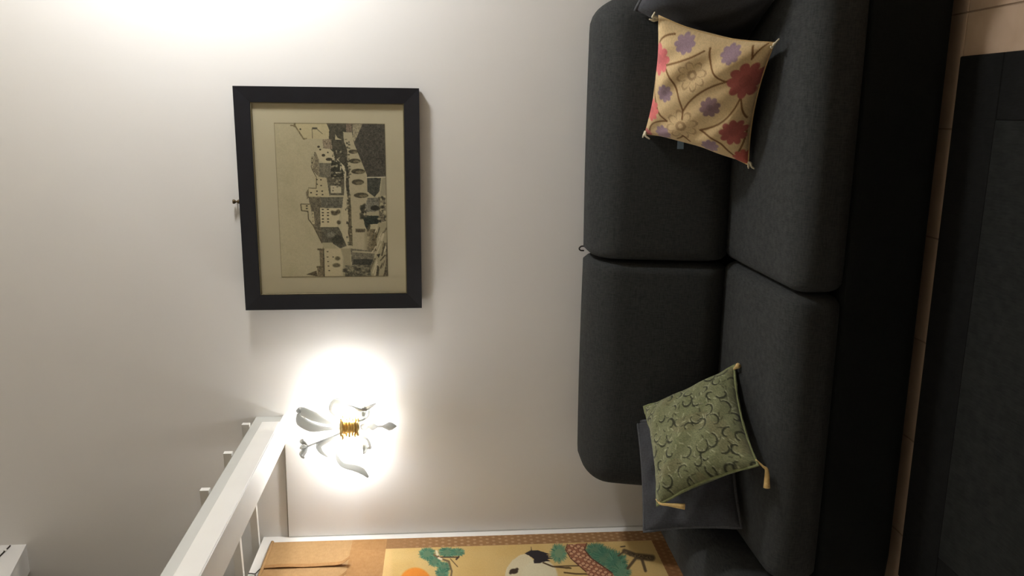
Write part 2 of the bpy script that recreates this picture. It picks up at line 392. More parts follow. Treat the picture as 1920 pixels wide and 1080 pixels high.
# art coordinates: ax grows downwards from the top of the plate (513..728), ay from the right edge (231) to the left (521)
ax = 513+ (1-tt)*(206+0*s); ay = 231+(1-s)*290
ax = ax+ (1-s)*11*(.35+.65*tt) - 0
P = Paint(ax, ay, (181, 171, 139))
E1 = lambda pts: [(500+x/6.75, 215+y/6.75) for x, y in pts]
E2 = lambda pts: [(500+x/6.75, 365+y/6.75) for x, y in pts]
def smooth_noise(nx, ny, f, seed):
    r = np.random.default_rng(seed); g = r.random((int(ny/f)+3, int(nx/f)+3)); yy, xx = np.meshgrid(np.arange(ny)/f, np.arange(nx)/f, indexing='ij')
    i = xx.astype(int); j = yy.astype(int); a = xx-i; b = yy-j; a = a*a*(3-2*a); b = b*b*(3-2*b)
    return (g[j, i]*(1-a)*(1-b)+g[j, i+1]*a*(1-b)+g[j+1, i]*(1-a)*b+g[j+1, i+1]*a*b).ravel()
cl = smooth_noise(420, 300, 45, 1)*.6+smooth_noise(420, 300, 18, 2)*.4
P.mix((cl-.45)*.5, (150, 141, 112))
def e1(pts, col, a=1): P.poly(E1(pts), col, a)
def e2(pts, col, a=1): P.poly(E2(pts), col, a)
def rc(x0, y0, x1, y1): return [(x0, y0), (x1, y0), (x1, y1), (x0, y1)]
def win1(x, y, r=14, ry=None): P.ell(500+x/6.75, 215+y/6.75, r/6.75, (ry or r*.7)/6.75, (70, 64, 50))
def win2(x, y, r=14, ry=None): P.ell(500+x/6.75, 365+y/6.75, r/6.75, (ry or r*.7)/6.75, (70, 64, 50))
DK, MD, LT, TR = (82, 78, 64), (114, 106, 86), (184, 173, 138), (66, 64, 52)
# upper half of the sheet (right side of the town)
e1([(350, 105), (740, 105), (775, 190), (770, 300), (450, 305), (340, 150)], (186, 174, 136))
P.line(E1([(300, 140), (350, 145), (455, 305), (490, 300)]), 2.2, (120, 108, 80)); P.line(E1([(350, 105), (340, 150)]), 3, (120, 108, 80)); e1(rc(560, 160, 625, 185), DK); P.line(E1([(560, 180), (565, 295)]), 1.2, MD); P.line(E1([(620, 180), (690, 240)]), 1.2, MD); win1(415, 185, 12)
e1([(740, 105), (1200, 110), (1090, 345), (1240, 740), (1240, 1100), (960, 1100), (900, 620), (790, 480), (770, 290), (775, 190)], DK)
e1(rc(990, 112, 1060, 215), (128, 112, 94)); e1([(1065, 115), (1195, 112), (1095, 335), (1075, 300)], (150, 140, 114))
e1([(1200, 108), (1475, 115), (1492, 772), (1245, 772), (1088, 350)], (80, 76, 66))
e1([(850, 240), (880, 290), (930, 310), (850, 310)], LT)
e1([(690, 310), (800, 300), (810, 430), (700, 425)], (140, 126, 104))
e1([(950, 215), (1060, 220), (1088, 360), (1245, 750), (1250, 1100), (1025, 1100), (1005, 700), (1000, 440), (960, 330)], (176, 165, 134))
for x, y, a, b in ((1075, 458, 62, 26), (1095, 575, 74, 30), (1135, 705, 88, 34), (1130, 840, 76, 36), (1170, 1008, 92, 34)):
    P.ell(500+x/6.75, 215+y/6.75, a/6.75, b/6.75, (84, 78, 60)); P.ell(500+(x+20)/6.75, 215+(y+8)/6.75, a*.6/6.75, b*.5/6.75, (128, 118, 92), .8)
e1([(585, 465), (640, 470), (650, 790), (560, 690)], (132, 122, 98)); e1(rc(545, 520, 590, 640), (150, 140, 112)); win1(558, 545, 10); win1(558, 600, 10)
e1([(640, 440), (700, 420), (780, 425), (830, 470), (840, 520), (800, 600), (690, 600), (640, 550), (600, 460)], (190, 178, 144))
win1(700, 505, 22, 18); win1(770, 555, 42, 20); win1(755, 470, 12); win1(640, 400, 18); win1(660, 435, 14)
e1([(640, 600), (800, 600), (795, 790), (650, 780)], (118, 112, 94)); e1([(800, 560), (900, 600), (960, 700), (955, 880), (790, 780)], TR)
e1([(870, 540), (960, 640), (985, 720), (960, 720), (900, 610)], (200, 190, 158)); P.line(E1([(855, 722), (912, 722), (915, 640)]), 1.8, (205, 196, 165)); 
e1([(735, 780), (950, 780), (955, 1005), (770, 1010)], (104, 98, 80)); e1(rc(785, 885, 920, 980), (192, 182, 150)); win1(815, 950, 10); win1(820, 915, 8)
e1([(580, 740), (600, 765), (735, 790), (745, 925), (590, 925)], (182, 170, 136))
for x, y in ((615, 810), (665, 812), (615, 868), (668, 885)): win1(x, y, 12, 8)
e1([(510, 920), (745, 925), (770, 1032), (515, 1032)], (186, 174, 138)); e1([(475, 970), (510, 920), (515, 1032), (490, 1060)], (128, 118, 94))
for x, y in ((540, 975), (610, 1000), (680, 955), (685, 1000), (615, 955)): win1(x, y, 12, 9)
P.line(E1([(510, 915), (605, 920), (610, 780), (560, 690), (545, 640)]), 1.2, (90, 82, 62))
e1([(950, 670), (985, 700), (975, 870), (1005, 1100), (945, 1100), (960, 900)], (190, 180, 148))
e1([(985, 600), (1005, 600), (1030, 1100), (1005, 1100)], TR, .8)
e1([(1245, 775), (1425, 790), (1400, 960), (1340, 1030), (1250, 960)], (76, 76, 66)); e1([(1435, 780), (1490, 780), (1495, 1010), (1410, 1010)], (158, 150, 124)); P.line(E1([(1245, 782), (1490, 775)]), 1.5, (200, 192, 164))
# lower half of the sheet (left side of the town)
e2([(505, 20), (945, 20), (930, 160), (640, 160), (530, 110)], (108, 104, 88)); e2([(505, 15), (660, 15), (672, 605), (600, 440), (560, 370), (540, 200)], (112, 104, 84))
e2(rc(420, 105, 530, 190), (180, 168, 132)); P.line(E2([(410, 110), (420, 190), (500, 200), (505, 300), (560, 375), (670, 605)]), 1.8, (90, 82, 62)); P.line(E2([(415, 105), (520, 108)]), 1.4, (90, 82, 62)); win2(485, 130, 14, 9); win2(485, 163, 14, 9)
e2([(545, 200), (575, 205), (582, 365), (552, 365)], (178, 166, 132))
for y in (230, 275, 325): win2(560, y, 6, 6)
e2([(650, 155), (905, 160), (900, 240), (860, 400), (655, 400)], (196, 184, 148))
for y in (175, 217, 252, 298, 335):
    for x in (685, 750): win2(x, y, 15, 8)
for x, y, a, b in ((835, 225, 45, 28), (880, 205, 26, 30), (885, 340, 26, 26), (805, 205, 20, 16)): P.ell(500+x/6.75, 365+y/6.75, a/6.75, b/6.75, (88, 80, 62), .9, .5)
e2([(665, 402), (880, 402), (940, 520), (1000, 640), (900, 680), (800, 610), (672, 600)], (98, 94, 78)); P.ell(500+870/6.75, 365+570/6.75, 12, 9, TR, .8, .6); P.ell(500+780/6.75, 365+500/6.75, 8, 6, (128, 124, 108), .8, .6)
e2([(945, 0), (1000, 0), (1010, 330), (1000, 480), (1040, 620), (1000, 690), (930, 520), (920, 250)], (188, 177, 144))
e2([(1000, 0), (1035, 0), (1050, 400), (1065, 650), (1020, 640), (1000, 480), (1005, 330)], (92, 84, 64), .85)
e2([(1040, 30), (1275, 35), (1195, 190), (1180, 300), (1250, 470), (1345, 500), (1340, 720), (1060, 700), (1050, 400)], (178, 167, 136)); 
for i in range(9): x = 1180+i*20; e2(rc(x, 430, x+22, 715), (178-10*i, 167-10*i, 136-9*i))
e2([(1190, 290), (1300, 250), (1280, 420), (1250, 470)], (92, 86, 68)); e2(rc(1095, 425, 1215, 470), (100, 92, 72))
for i in range(34):
    x = random.uniform(1165, 1250); y = random.uniform(120, 300); P.ell(500+x/6.75, 365+y/6.75, random.uniform(1.5, 4), random.uniform(1.5, 4), TR, .7, .6)
e2([(1250, 30), (1400, 20), (1400, 200), (1230, 210), (1220, 130)], (122, 118, 102)); P.ell(500+1345/6.75, 365+158/6.75, 8.5, 5, (60, 58, 48))
e2([(1235, 210), (1480, 200), (1480, 260), (1230, 250)], (168, 158, 130)); e2([(1200, 290), (1260, 258), (1390, 258), (1395, 360), (1260, 370), (1240, 440), (1210, 380)], (58, 62, 54))
e2([(1395, 20), (1475, 20), (1485, 330), (1395, 345)], (120, 112, 92)); 
for i in range(50):
    x = random.uniform(1390, 1480); y = random.uniform(20, 350); P.ell(500+x/6.75, 365+y/6.75, random.uniform(1, 3.2), random.uniform(1, 3), random.choice([TR, LT, LT, DK]), .8, .6)
e2([(690, 680), (905, 680), (925, 800), (905, 1045), (695, 1045)], (188, 176, 142)); e2([(640, 690), (690, 680), (697, 1045), (610, 1045), (610, 930), (645, 900)], (124, 112, 88)); P.line(E2([(690, 650), (697, 1045)]), 1.6, (70, 64, 50)); e2([(675, 600), (800, 600), (860, 680), (690, 680)], (170, 160, 128))
for x, y in ((740, 720), (740, 790), (810, 790), (745, 850), (750, 910), (760, 970), (690, 810)): win2(x, y, 13, 7)
P.ell(500+865/6.75, 365+810/6.75, 5, 4, (92, 84, 64), .9, .5); P.ell(500+850/6.75, 365+900/6.75, 7, 4, (92, 84, 64), .9, .5)
e2([(465, 1017), (600, 968), (612, 1045)], (96, 86, 66)); P.line(E2([(620, 690), (690, 690)]), 3, (110, 100, 76)); P.line(E2([(610, 920), (680, 920)]), 3, (110, 100, 76))
e2([(905, 680), (1030, 680), (1030, 900), (960, 1045), (930, 1045), (940, 800)], (160, 150, 120)); e2([(1030, 680), (1345, 720), (1335, 760), (1300, 900), (1270, 930), (1045, 900)], (116, 110, 92)); P.line(E2([(1060, 720), (1335, 740)]), 3, (176, 166, 136)); e2([(1060, 820), (1320, 825), (1280, 905), (1060, 890)], (72, 70, 60))
e2([(960, 900), (1280, 920), (1290, 1050), (960, 1050)], (108, 104, 86)); 
for i in range(60):
    x = random.uniform(960, 1270); y = random.uniform(905, 1045); P.ell(500+x/6.75, 365+y/6.75, random.uniform(1, 5), random.uniform(1, 4), random.choice([TR, DK, (150, 142, 116)]), .7, .6)
e2([(1380, 350), (1490, 340), (1505, 430), (1535, 1048), (1290, 1048), (1280, 950), (1345, 800), (1370, 600)], (164, 154, 124))
for i in range(26):
    x = random.uniform(1330, 1500); y = random.uniform(380, 980); P.line(E2([(x, y), (x-random.uniform(15, 60), y+random.uniform(60, 160))]), random.uniform(1.2, 3.2), random.choice([(90, 84, 66), (112, 104, 82), (196, 186, 154)]))
e2([(1505, 430), (1533, 1048), (1470, 1048), (1480, 700)], (92, 86, 70), .9); e2([(1360, 760), (1410, 750), (1385, 810)], TR); e2([(1365, 900), (1395, 930), (1385, 1045), (1350, 1045)], (86, 80, 64))
# foliage specks along the slope
for i in range(150):
    x = random.gauss(1010, 14) if i % 2 else random.uniform(800, 960); y = random.uniform(300, 1650) if i % 2 else random.uniform(420, 900)
    P.ell(500+x/6.75, 215+y/6.75, random.uniform(.8, 2.6), random.uniform(.8, 2.6), random.choice([TR, TR, DK, (170, 160, 130)]), .7, .6)
# etched hatching: fine lines where the tone is dark
tone = P.c.mean(1); hz = smooth_noise(420, 300, 1.6, 5)-.5; hz2 = smooth_noise(420, 300, 5, 6)-.5
stripe = np.sin((ax*1.0+ay*.5)*2.6)*.5
P.c *= (1+np.where(tone < 135,   .42, .05)*(hz*1.1+hz2*.6)+np.where(tone < 130, .10, .0)*stripe)[:, None]
ed = np.minimum.reduce([s, 1-s, tt, 1-tt]); P.mix((ed < .006)*.55, (110, 100, 76))
paint(me, P.c*1.10)
obj('print', me, attr_mat('etching_paper', .9), pic)
# bow shaped bronze hook above it
bm = bmesh.new(); lathe(bm, [(.003, .0), (.003, -.016)], (-.352, 0, 2.207), 10, 'Y')
lathe(bm, [(.008, .013), (.0085, .008), (.006, .004), (.0028, .0), (.0055, -.004), (.0085, -.009), (.008, -.013)], (-.352, -.016, 2.207), 14)
hk = obj('picture_hook', bm, M_bronze, smooth=True); tag(hk, 'small bronze hook on the wall above the black picture frame', 'hook')
# ------------------------------------------------------------------ glass wall lamp
HX, HY, HZ = -1.222, -.115, 1.80
lamp = thing('wall_lamp', 'lit clear glass wall lamp with curling leaves and a gold cup beside the beam', 'lamp', (HX, 0, HZ))
LP = []
def lpart(name, bm, m, parent=lamp, smooth=True):
    o = obj(name, bm, m, parent, smooth); LP.append(o); return o
bm = bmesh.new(); lathe(bm, [(.0, -.020), (.03, -.018), (.045, -.008), (.047, 0)], (0, 0, 0), 24, 'Y'); lpart('wall_plate', bm, M_glass)
bm = bmesh.new(); tube(bm, [(0, -.015, 0), (0, -.06, -.01), (0, HY+.03, 0)], .007, 8); lpart('stem', bm, M_gold)
bm = bmesh.new(); lathe(bm, [(.012, -.036), (.024, -.034), (.028, -.02), (.026, 0), (.032, .02), (.040, .036), (.022, .034)], (0, HY, 0), 32)
for q, zz in enumerate((-.030, -.020, -.010, .001, .013, .026)):
    rr = (.036, .040, .036, .041, .038, .049)[q]
    lathe(bm, [(rr-.010, zz-.004), (rr-.002, zz-.003), (rr, zz), (rr-.002, zz+.003), (rr-.010, zz+.004)], (0, HY, 0), 48, flute=.09)
lpart('gold_cup', bm, M_gold)['label'] = 'fluted gold cup'
bm = bmesh.new()
prof = [(.006, -.038), (.012, -.046), (.016, -.056), (.010, -.066), (.006, -.072), (.013, -.080), (.015, -.088), (.009, -.098), (.004, -.106), (.004, -.124), (.010, -.136), (.0165, -.150), (.014, -.162), (.006, -.174), (.001, -.180)]
lathe(bm, prof, (0, HY, 0), 20); lpart('finial', bm, M_glass)
def leaf(name, pts, rad, flat=.28, m=M_glass):
    bm = bmesh.new(); tube(bm, pts, rad, 10, flat, 7); return lpart(name, bm, m)
# curled glass leaves (x right, y from wall, z up, from the hub)
leaf('glass_leaf', [(.03, HY-.01, .03), (.075, HY-.03, .066), (.110, HY-.045, .062), (.125, HY-.05, .035), (.105, HY-.05, -.005), (.088, HY-.05, -.05), (.100, HY-.05, -.080), (.114, HY-.05, -.106)], [.005, .006, .010, .022, .013, .010, .012, .004])
leaf('glass_leaf', [(.006, HY, .03), (.024, HY-.005, .085), (.05, HY-.01, .135), (.075, HY-.015, .18), (.088, HY-.03, .192), (.078, HY-.045, .180)], [.006, .010, .020, .018, .010, .004], .35)
leaf('glass_leaf', [(-.004, HY, .03), (.004, HY-.02, .09), (.018, HY-.04, .14), (.05, HY-.055, .178), (.082, HY-.06, .188)], [.005, .009, .019, .020, .004], .35)
leaf('glass_leaf', [(-.02, HY, .03), (-.045, HY-.01, .075), (-.065, HY-.015, .118), (-.085, HY-.03, .112), (-.108, HY-.035, .085)], [.005, .007, .014, .010, .003])
leaf('glass_leaf', [(-.03, HY-.01, .02), (-.09, HY-.04, .05), (-.13, HY-.055, .03), (-.145, HY-.06, -.02), (-.160, HY-.06, -.048), (-.185, HY-.06, -.070)], [.005, .006, .010, .014, .013, .004])
# small glass flower at the upper left
bm = bmesh.new(); tube(bm, [(-.02, HY, .03), (-.05, HY-.01, .11), (-.072, HY-.01, .165)], .0035, 8); lpart('flower_stem', bm, M_glass)
fl_ = None
for k in range(6):
    a = k*math.pi/3; d = Vector((math.cos(a), math.sin(a)*.8, 0)); b0 = Vector((-.072, HY-.01, .165))
    o = leaf('petal', [b0, b0+d*.016+Vector((-.004, 0, .012)), b0+d*.030+Vector((-.008, 0, .022)), b0+d*.040+Vector((-.01, 0, .016))], [.003, .009, .009, .003], .4)
# arms with candle bulbs
for sx in (-1, 1):
    bx, by, bz = (-.100 if sx < 0 else .056), HY+.030, -.040
    bm = bmesh.new(); tube(bm, [(sx*.02, HY, -.005), (bx*.55, HY+.012, -.06), (bx, by, -.072), (bx, by, bz-.02)], .0055, 8); lpart('arm', bm, M_glass)
    bm = bmesh.new(); lathe(bm, [(.006, -.022), (.022, -.016), (.027, -.006), (.026, -.004), (.008, -.010), (.009, -.006)], (bx, by, bz), 20, flute=.04); lpart('drip_dish', bm, M_glass)
    bm = bmesh.new(); lathe(bm, [(.009, -.012), (.009, .022)], (bx, by, bz), 14); lpart('candle_sleeve', bm, M_candle)
    bm = bmesh.new(); lathe(bm, [(.007, .022), (.013, .032), (.017, .046), (.0155, .060), (.009, .076), (.003, .088), (.001, .094)], (bx, by, bz), 16); lpart('bulb', bm, M_bulb)
# tall floor lamp past the right end of the sofa: its light falls along the wall and throws the sofa's shadow
fl2 = thing('floor_lamp', 'tall slim floor lamp with a lit white globe past the right end of the sofa', 'lamp', (1.17, -.50, 0))
bm = bmesh.new(); lathe(bm, [(.15, 0), (.15, .018), (.13, .026), (.015, .034)], seg=32); obj('base', bm, M_dark, fl2)
bm = bmesh.new(); lathe(bm, [(.011, .03), (.011, 2.06)], seg=14); obj('pole', bm, M_dark, fl2, True)
bm = bmesh.new(); lathe(bm, [(.012, 2.05), (.05, 2.06), (.056, 2.085), (.05, 2.09)], seg=24); obj('shade_holder', bm, M_gold, fl2, True)
bm = bmesh.new(); lathe(bm, [(.048, 2.088)]+[(.12*math.sin(a), 2.195-.12*math.cos(a)) for a in np.linspace(.45, 3.1, 14)], seg=28); obj('globe', bm, emit_mat('lit_globe', BULB_COL, GLOBE), fl2, True)

# ------------------------------------------------------------------ hanging scroll on the left wall
sc = thing('hanging_scroll', 'hanging scroll with crane and pine on gold, brown silk borders, on the left wall', 'scroll', (XL, -.30, 1.33))
SX = .0055
yR, yL, zT, zB = -.0555, -.5395, 2.135, .40
def sbox(name, y0, y1, z0, z1, m, x0=.002, x1=SX):
    o = obj(name, mkbox(XL+x0, XL+x1, y0, y1, z0, z1), m, sc); o.location = -Vector(sc.location); return o
sbox('silk_panel', yL, yR, 1.812, zT, M_silk); sbox('silk_panel', yL, yR, 1.672, 1.812, M_silk2)
def silk_border(name, y0, y1, z0, z1, base, dot, ny, nz):
    me, s, t = grid_mesh(name, ny, nz, lambda s, t: np.stack([np.full(len(s), XL+SX), y0+(y1-y0)*s, z0+(z1-z0)*t], 1))
    yy = y0+(y1-y0)*s; zz = z0+(z1-z0)*t; P = Paint(yy, zz, base)
    # staggered small pale florets
    pitch = .052; row = np.floor(zz/(pitch*.5)); oy = (row % 2)*pitch*.27
    cy = (np.round((yy-oy)/(pitch*.54)))*pitch*.54+oy; cz = (row+.5)*pitch*.5
    d = np.hypot(yy-cy, zz-cz); P.mix(np.clip((.0085-d)/.004, 0, 1)*np.clip((1.66-zz)/.25, .0, 1)*.75, dot)
    P.c *= (1+.10*(RNG.random(len(yy))-.5))[:, None]
    paint(me, P.c); o = obj(name, me, attr_mat('brocade', .9), sc); o.location = -Vector(sc.location); o['label'] = 'brown brocade with pale florets'; return o
silk_border('brocade_border', -.136, yR, .40, 1.672, (148, 110, 72), (186, 152, 112), 26, 420)
silk_border('brocade_border', yL, -.459, .40, 1.672, (148, 110, 72), (186, 152, 112), 20, 320)
silk_border('brocade_border', -.459, -.136, .40, .584, (134, 92, 54), (160, 118, 76), 80, 46)
sbox('backing', yL, yR, .40, 1.672, M_silk2, .001, .004)
# painting, gold ground; art coordinates in the plane through a fixed plane-to-plane map
me, s, t = grid_mesh('painting', 110, 460, lambda s, t: np.stack([np.full(len(s), XL+SX+.0004), -.459+.323*s, .584+1.088*t], 1))
hm = homog([(-.138, 1.675), (-.134, .586), (-.395, .578), (-.325, 1.666)], [(722, 1032), (1220, 1015), (1255, 1080), (720, 1080)])
ax, ay = hm(-.459+.323*s, .584+1.088*t)
P = Paint(ax, ay, (202, 172, 112)); nz = smooth_noise(110, 460, 22, 9); P.mix((nz-.3)*.5, (190, 152, 84)); P.mix(np.clip((738-ax)/8, 0, 1)*.7, (214, 178, 120))
C4 = lambda x, y: (720+x/6.4, 980+y/6.4)
C5 = lambda x, y: (980+x/6.19, 980+y/6.19)
P.ell(779, 1096, 30, 29, (214, 132, 44), 1, .12)
GR, GR2 = (72, 114, 92), (96, 132, 104)
def needles(cx, cy, rx, ry, col, n=60, base=True):
    if base: P.ell(cx, cy, rx*.85, ry*.85, col, .85, .35)
    for i in range(n):
        a = random.uniform(0, 2*math.pi); q = random.uniform(.8, 1.12); P.line([(cx+rx*.5*math.cos(a), cy+ry*.5*math.sin(a)), (cx+rx*q*math.cos(a), cy+ry*q*math.sin(a))], .9, random.choice([col, (56, 102, 80), (98, 142, 112)]), .9)
for x, y, a, b in ((520, 390, 16, 13), (610, 480, 13, 11), (720, 550, 12, 11), (760, 370, 17, 10), (880, 370, 15, 8), (700, 620, 13, 10)): needles(*C4(x, y), a, b, GR)
P.line([C4(600, 400), C4(660, 440), C4(780, 480), C4(815, 600), C4(800, 700)], 3.2, (112, 92, 66)); P.line([C4(620, 360), C4(660, 430), C4(880, 430)], 2.2, (66, 50, 36)); P.line([C4(660, 440), C4(690, 455)], 4, (226, 206, 176)); P.line([C4(630, 360), C4(645, 400)], 4, (214, 206, 176)); P.line([C4(800, 450), C4(885, 545)], 1.6, (100, 78, 48)); P.line([C4(870, 455), C4(900, 425)], 3, (58, 44, 36))
needles(*C5(420, 370), 16, 18, GR2, 90); needles(*C5(850, 340), 22, 15, GR, 90); needles(*C5(960, 420), 26, 20, GR, 110); needles(*C5(1090, 500), 22, 24, GR, 110); needles(*C5(1150, 590), 18, 18, GR2, 70)
# crane: white body with black tail plumes and legs
wb = [C4(1455, 640), C4(1475, 560), C4(1540, 470), C4(1640, 400), C4(1720, 390), C4(1800, 470), C4(1880, 500), C5(250, 500), C5(330, 560), C5(330, 800), C4(1500, 1000), C4(1440, 800)]
P.poly(wb, (206, 194, 160)); P.ell(1012, 1085, 34, 34, (208, 198, 166), 1, .1)
bk = [C5(25, 372), C5(95, 335), C5(180, 335), C5(325, 382), C5(270, 385), C5(330, 405), C5(290, 412), C5(350, 432), C5(290, 440), C5(325, 462), C5(240, 470), C5(200, 488), C5(130, 488), C5(130, 435), C5(80, 400)]
P.poly(bk, (40, 34, 38)); P.line([C5(100, 300), C5(105, 340)], 1.4, (60, 50, 40))
P.ell(*C4(1560, 600), 8, 5, (56, 42, 30)); P.line([C4(1520, 620), C4(1600, 575)], 5, (56, 42, 30))
P.line([C5(240, 480), C5(350, 525), C5(560, 545)], 2.6, (74, 56, 34)); P.line([C5(350, 525), C5(520, 518), C5(720, 515)], 2.0, (74, 56, 34)); P.line([C5(485, 595), C5(620, 610), C5(760, 612)], 2.6, (84, 64, 34)); P.ell(*C5(520, 540), 7, 2, (96, 76, 44))
# scaly pine trunk
tr = [C5(520, 265), C5(745, 255), C5(720, 330), C5(800, 430), C5(1040, 600), C5(1120, 720), C5(820, 740), C5(740, 590), C5(560, 430), C5(500, 330)]
ins = P.poly(tr, (154, 100, 72))
for gx in np.arange(490, 1130, 52):
    for r_ in range(9):
        gy = 262+r_*44+(gx-490)*.42-40; jx = gx+(r_ % 2)*26
        cx, cy = C5(jx+random.uniform(-6, 6), gy+random.uniform(-5, 5))
        e = np.hypot((ax-cx)/3.4, (ay-cy)/2.5); P.mix(((e < 1)*ins)*.85, (206, 160, 124)); P.mix(((e > 1) & (e < 1.4) & ins)*.7, (104, 58, 42))
P.line([C5(520, 265), C5(500, 330), C5(560, 430), C5(740, 590)], 1.6, (84, 48, 34)); P.line([C5(745, 255), C5(720, 330), C5(800, 430), C5(1040, 600)], 1.8, (84, 48, 34))
# bare dark branch
for a, b, wd in (((1110, 400), (1180, 345), 3), ((1180, 345), (1340, 408), 8), ((1340, 408), (1500, 425), 11), ((1320, 420), (1220, 545), 5), ((1380, 430), (1425, 575), 5), ((1140, 295), (1185, 290), 2.5)): P.line([C5(*a), C5(*b)], wd, (88, 72, 48))
for i in range(60):
    q = random.random(); cx, cy = C5(1180+320*q+random.uniform(-8, 8), 355+75*q**.6+random.uniform(-18, 18)); P.ell(cx, cy, 1, .8, random.choice([(140, 120, 84), (52, 42, 30)]), .8)
P.c *= (1+.05*(RNG.random(len(ax))-.5))[:, None]
paint(me, P.c); o = obj('painting', me, attr_mat('painted_silk', .85), sc); o.location = -Vector(sc.location); o['label'] = 'crane and pine painted on gold'
for yy in (-.247, -.353):     # ribbons hanging from the top rod, ends curling away from the silk
    bm = bmesh.new(); prof = [(.010, 2.128), (.013, 2.05), (.010, 1.97), (.012, 1.90), (.014, 1.85), (.022, 1.825), (.040, 1.803)]
    C = catmull([(XL+a, 0, b) for a, b in prof], 5); pr = None
    for c in C:
        q = [bm.verts.new((c.x, yy-.011, c.z)), bm.verts.new((c.x, yy+.011, c.z)), bm.verts.new((c.x-.0015, yy+.011, c.z)), bm.verts.new((c.x-.0015, yy-.011, c.z))]
        if pr:
            for k in range(4): bm.faces.new((pr[k], pr[(k+1) % 4], q[(k+1) % 4], q[k]))
        else: bm.faces.new(q)
        pr = q
    bm.faces.new(pr); o = obj('ribbon', bm, M_silk2, sc); o.location = -Vector(sc.location)
bm = bmesh.new(); tube(bm, [(XL+.007, yR, zT), (XL+.007, yL, zT)], .0065, 8); o = obj('top_rod', bm, M_silk, sc, True); o.location = -Vector(sc.location)
bm = bmesh.new(); tube(bm, [(XL+.015, yR+.02, .395), (XL+.015, yL-.02, .395)], .0135, 12); o = obj('bottom_roller', bm, mat('roller_wood', (96, 60, 40), .4), sc, True); o.location = -Vector(sc.location)
bm = bmesh.new()
tube(bm, [(XL+.006, -.24, 2.134), (XL+.005, -.262, 2.146), (XL+.005, -.286, 2.154), (XL+.005, -.284, 2.168), (XL+.005, -.282, 2.181)], .0019, 6)
tube(bm, [(XL+.006, -.36, 2.134), (XL+.005, -.325, 2.146), (XL+.005, -.286, 2.154)], .0019, 6)
o = obj('hanging_cord', bm, M_cord, sc, True); o.location = -Vector(sc.location)

# ------------------------------------------------------------------ cushions
def cushion_fn(size_x, size_z, thick, pinch, side, sag=0, lump=0, seed=0):
    r = np.random.default_rng(seed); ph = r.random(6)*6.28
    def fn(s, t):
        u = 2*s-1; v = 2*t-1
        prof = np.clip(1-u**4, 0, 1)**.55*np.clip(1-v**4, 0, 1)**.55
        cen = np.clip(1-u*u, 0, 1)**.5*np.clip(1-v*v, 0, 1)**.5
        h = thick/2*(.45*prof+.55*cen)
        x = u*size_x/2*(1-pinch*(1-v*v)*np.abs(u)**2); z = v*size_z/2*(1-pinch*(1-u*u)*np.abs(v)**2)
        wr = lump*(np.sin(7*u+3*v+ph[0])*np.sin(5*v-2*u+ph[1])+.6*np.sin(11*(u+v)+ph[2]))*np.minimum(1, 3*(1-np.maximum(np.abs(u), np.abs(v))))
        ears = lump*1.2*np.sin(9*np.arctan2(v, u)+ph[3])*np.clip(np.hypot(u, v)-.75, 0, .5)
        y = side*(h+wr+ears)+sag*(u*u-.5)
        return np.stack([x, y, z], 1)
    return fn
def cushion(name, label, loc, rot, sx, sz, thick, pinch, n, mface, mback, group, lump=.004, pattern=None, seed=1):
    root = thing(name, label, 'cushion', loc, rot, group)
    for side, nn, part, m in ((-1, n, 'front_cover', mface), (1, 40, 'back_cover', mback)):
        fn = cushion_fn(sx, sz, thick, pinch, side, 0, lump, seed)
        me, s, t = grid_mesh(part, nn, nn, fn)
        if side > 0: me.flip_normals()
        if pattern: pattern(me, s, t) if side < 0 else paint(me, np.tile(np.array(pattern(None, None, None), float), (len(s), 1)))
        obj(part, me, m, root, True)
    edge = []
    fn = cushion_fn(sx, sz, thick, pinch, 0, 0, 0, seed); q = np.linspace(0, 1, 16)
    sides = [np.stack([q, 0*q], 1), np.stack([0*q+1, q], 1), np.stack([1-q, 0*q+1], 1), np.stack([0*q, 1-q], 1)]
    E = np.concatenate([a[:-1] for a in sides]); V = fn(E[:, 0], E[:, 1]); return root, V
def piping(root, V, rad, m, name='piping', fuzz=0):
    bm = bmesh.new(); pts = [Vector(v) for v in V]; pts.append(pts[0]); n = 8; m_ = len(pts); rings = []
    for i, c in enumerate(pts[:-1]):
        tn = (pts[(i+1) % (m_-1)]-pts[i-1 if i else m_-2]).normalized(); a = Vector((0, 1, 0)); b = tn.cross(a).normalized()
        rings.append([bm.verts.new(c+(a*math.cos(2*math.pi*k/n)+b*math.sin(2*math.pi*k/n))*rad*(1+random.uniform(-fuzz, fuzz))) for k in range(n)])
    for i in range(len(rings)):
        j = (i+1) % len(rings)
        for k in range(n): bm.faces.new((rings[i][k], rings[i][(k+1) % n], rings[j][(k+1) % n], rings[j][k]))
    return obj(name, bm, m, root, True)
def tassel(root, pts_world, rad, m, name='tassel'):
    """thread cap and flared skirt along two or more points given in the scene"""
    Mi = (Matrix.Translation(root.location) @ root.rotation_euler.to_matrix().to_4x4()).inverted()
    bm = bmesh.new(); tube(bm, [Mi @ Vector(p) for p in pts_world], rad, 9, 1, 4); return obj(name, bm, m, root, True)

dG = 'plain dark cushions on the sofa'
dk, V = cushion('throw_cushion', 'plain charcoal piped cushion behind the green one at the left arm', (-1.236, -.562, .588), (-.652, .023, .545), .392, .35, .10, .05, 60, M_pill, M_pill, dG, .006, None, 3)
piping(dk, V, .006, M_pipe)
d2, V = cushion('throw_cushion', 'plain charcoal piped cushion behind the flowered one, cut by the photo top', (.355, -.575, .612), (-.30, 0, -1.15), .40, .38, .15, .045, 60, M_pill, M_pill, dG, .004, None, 5)
piping(d2, V, .006, M_pipe)

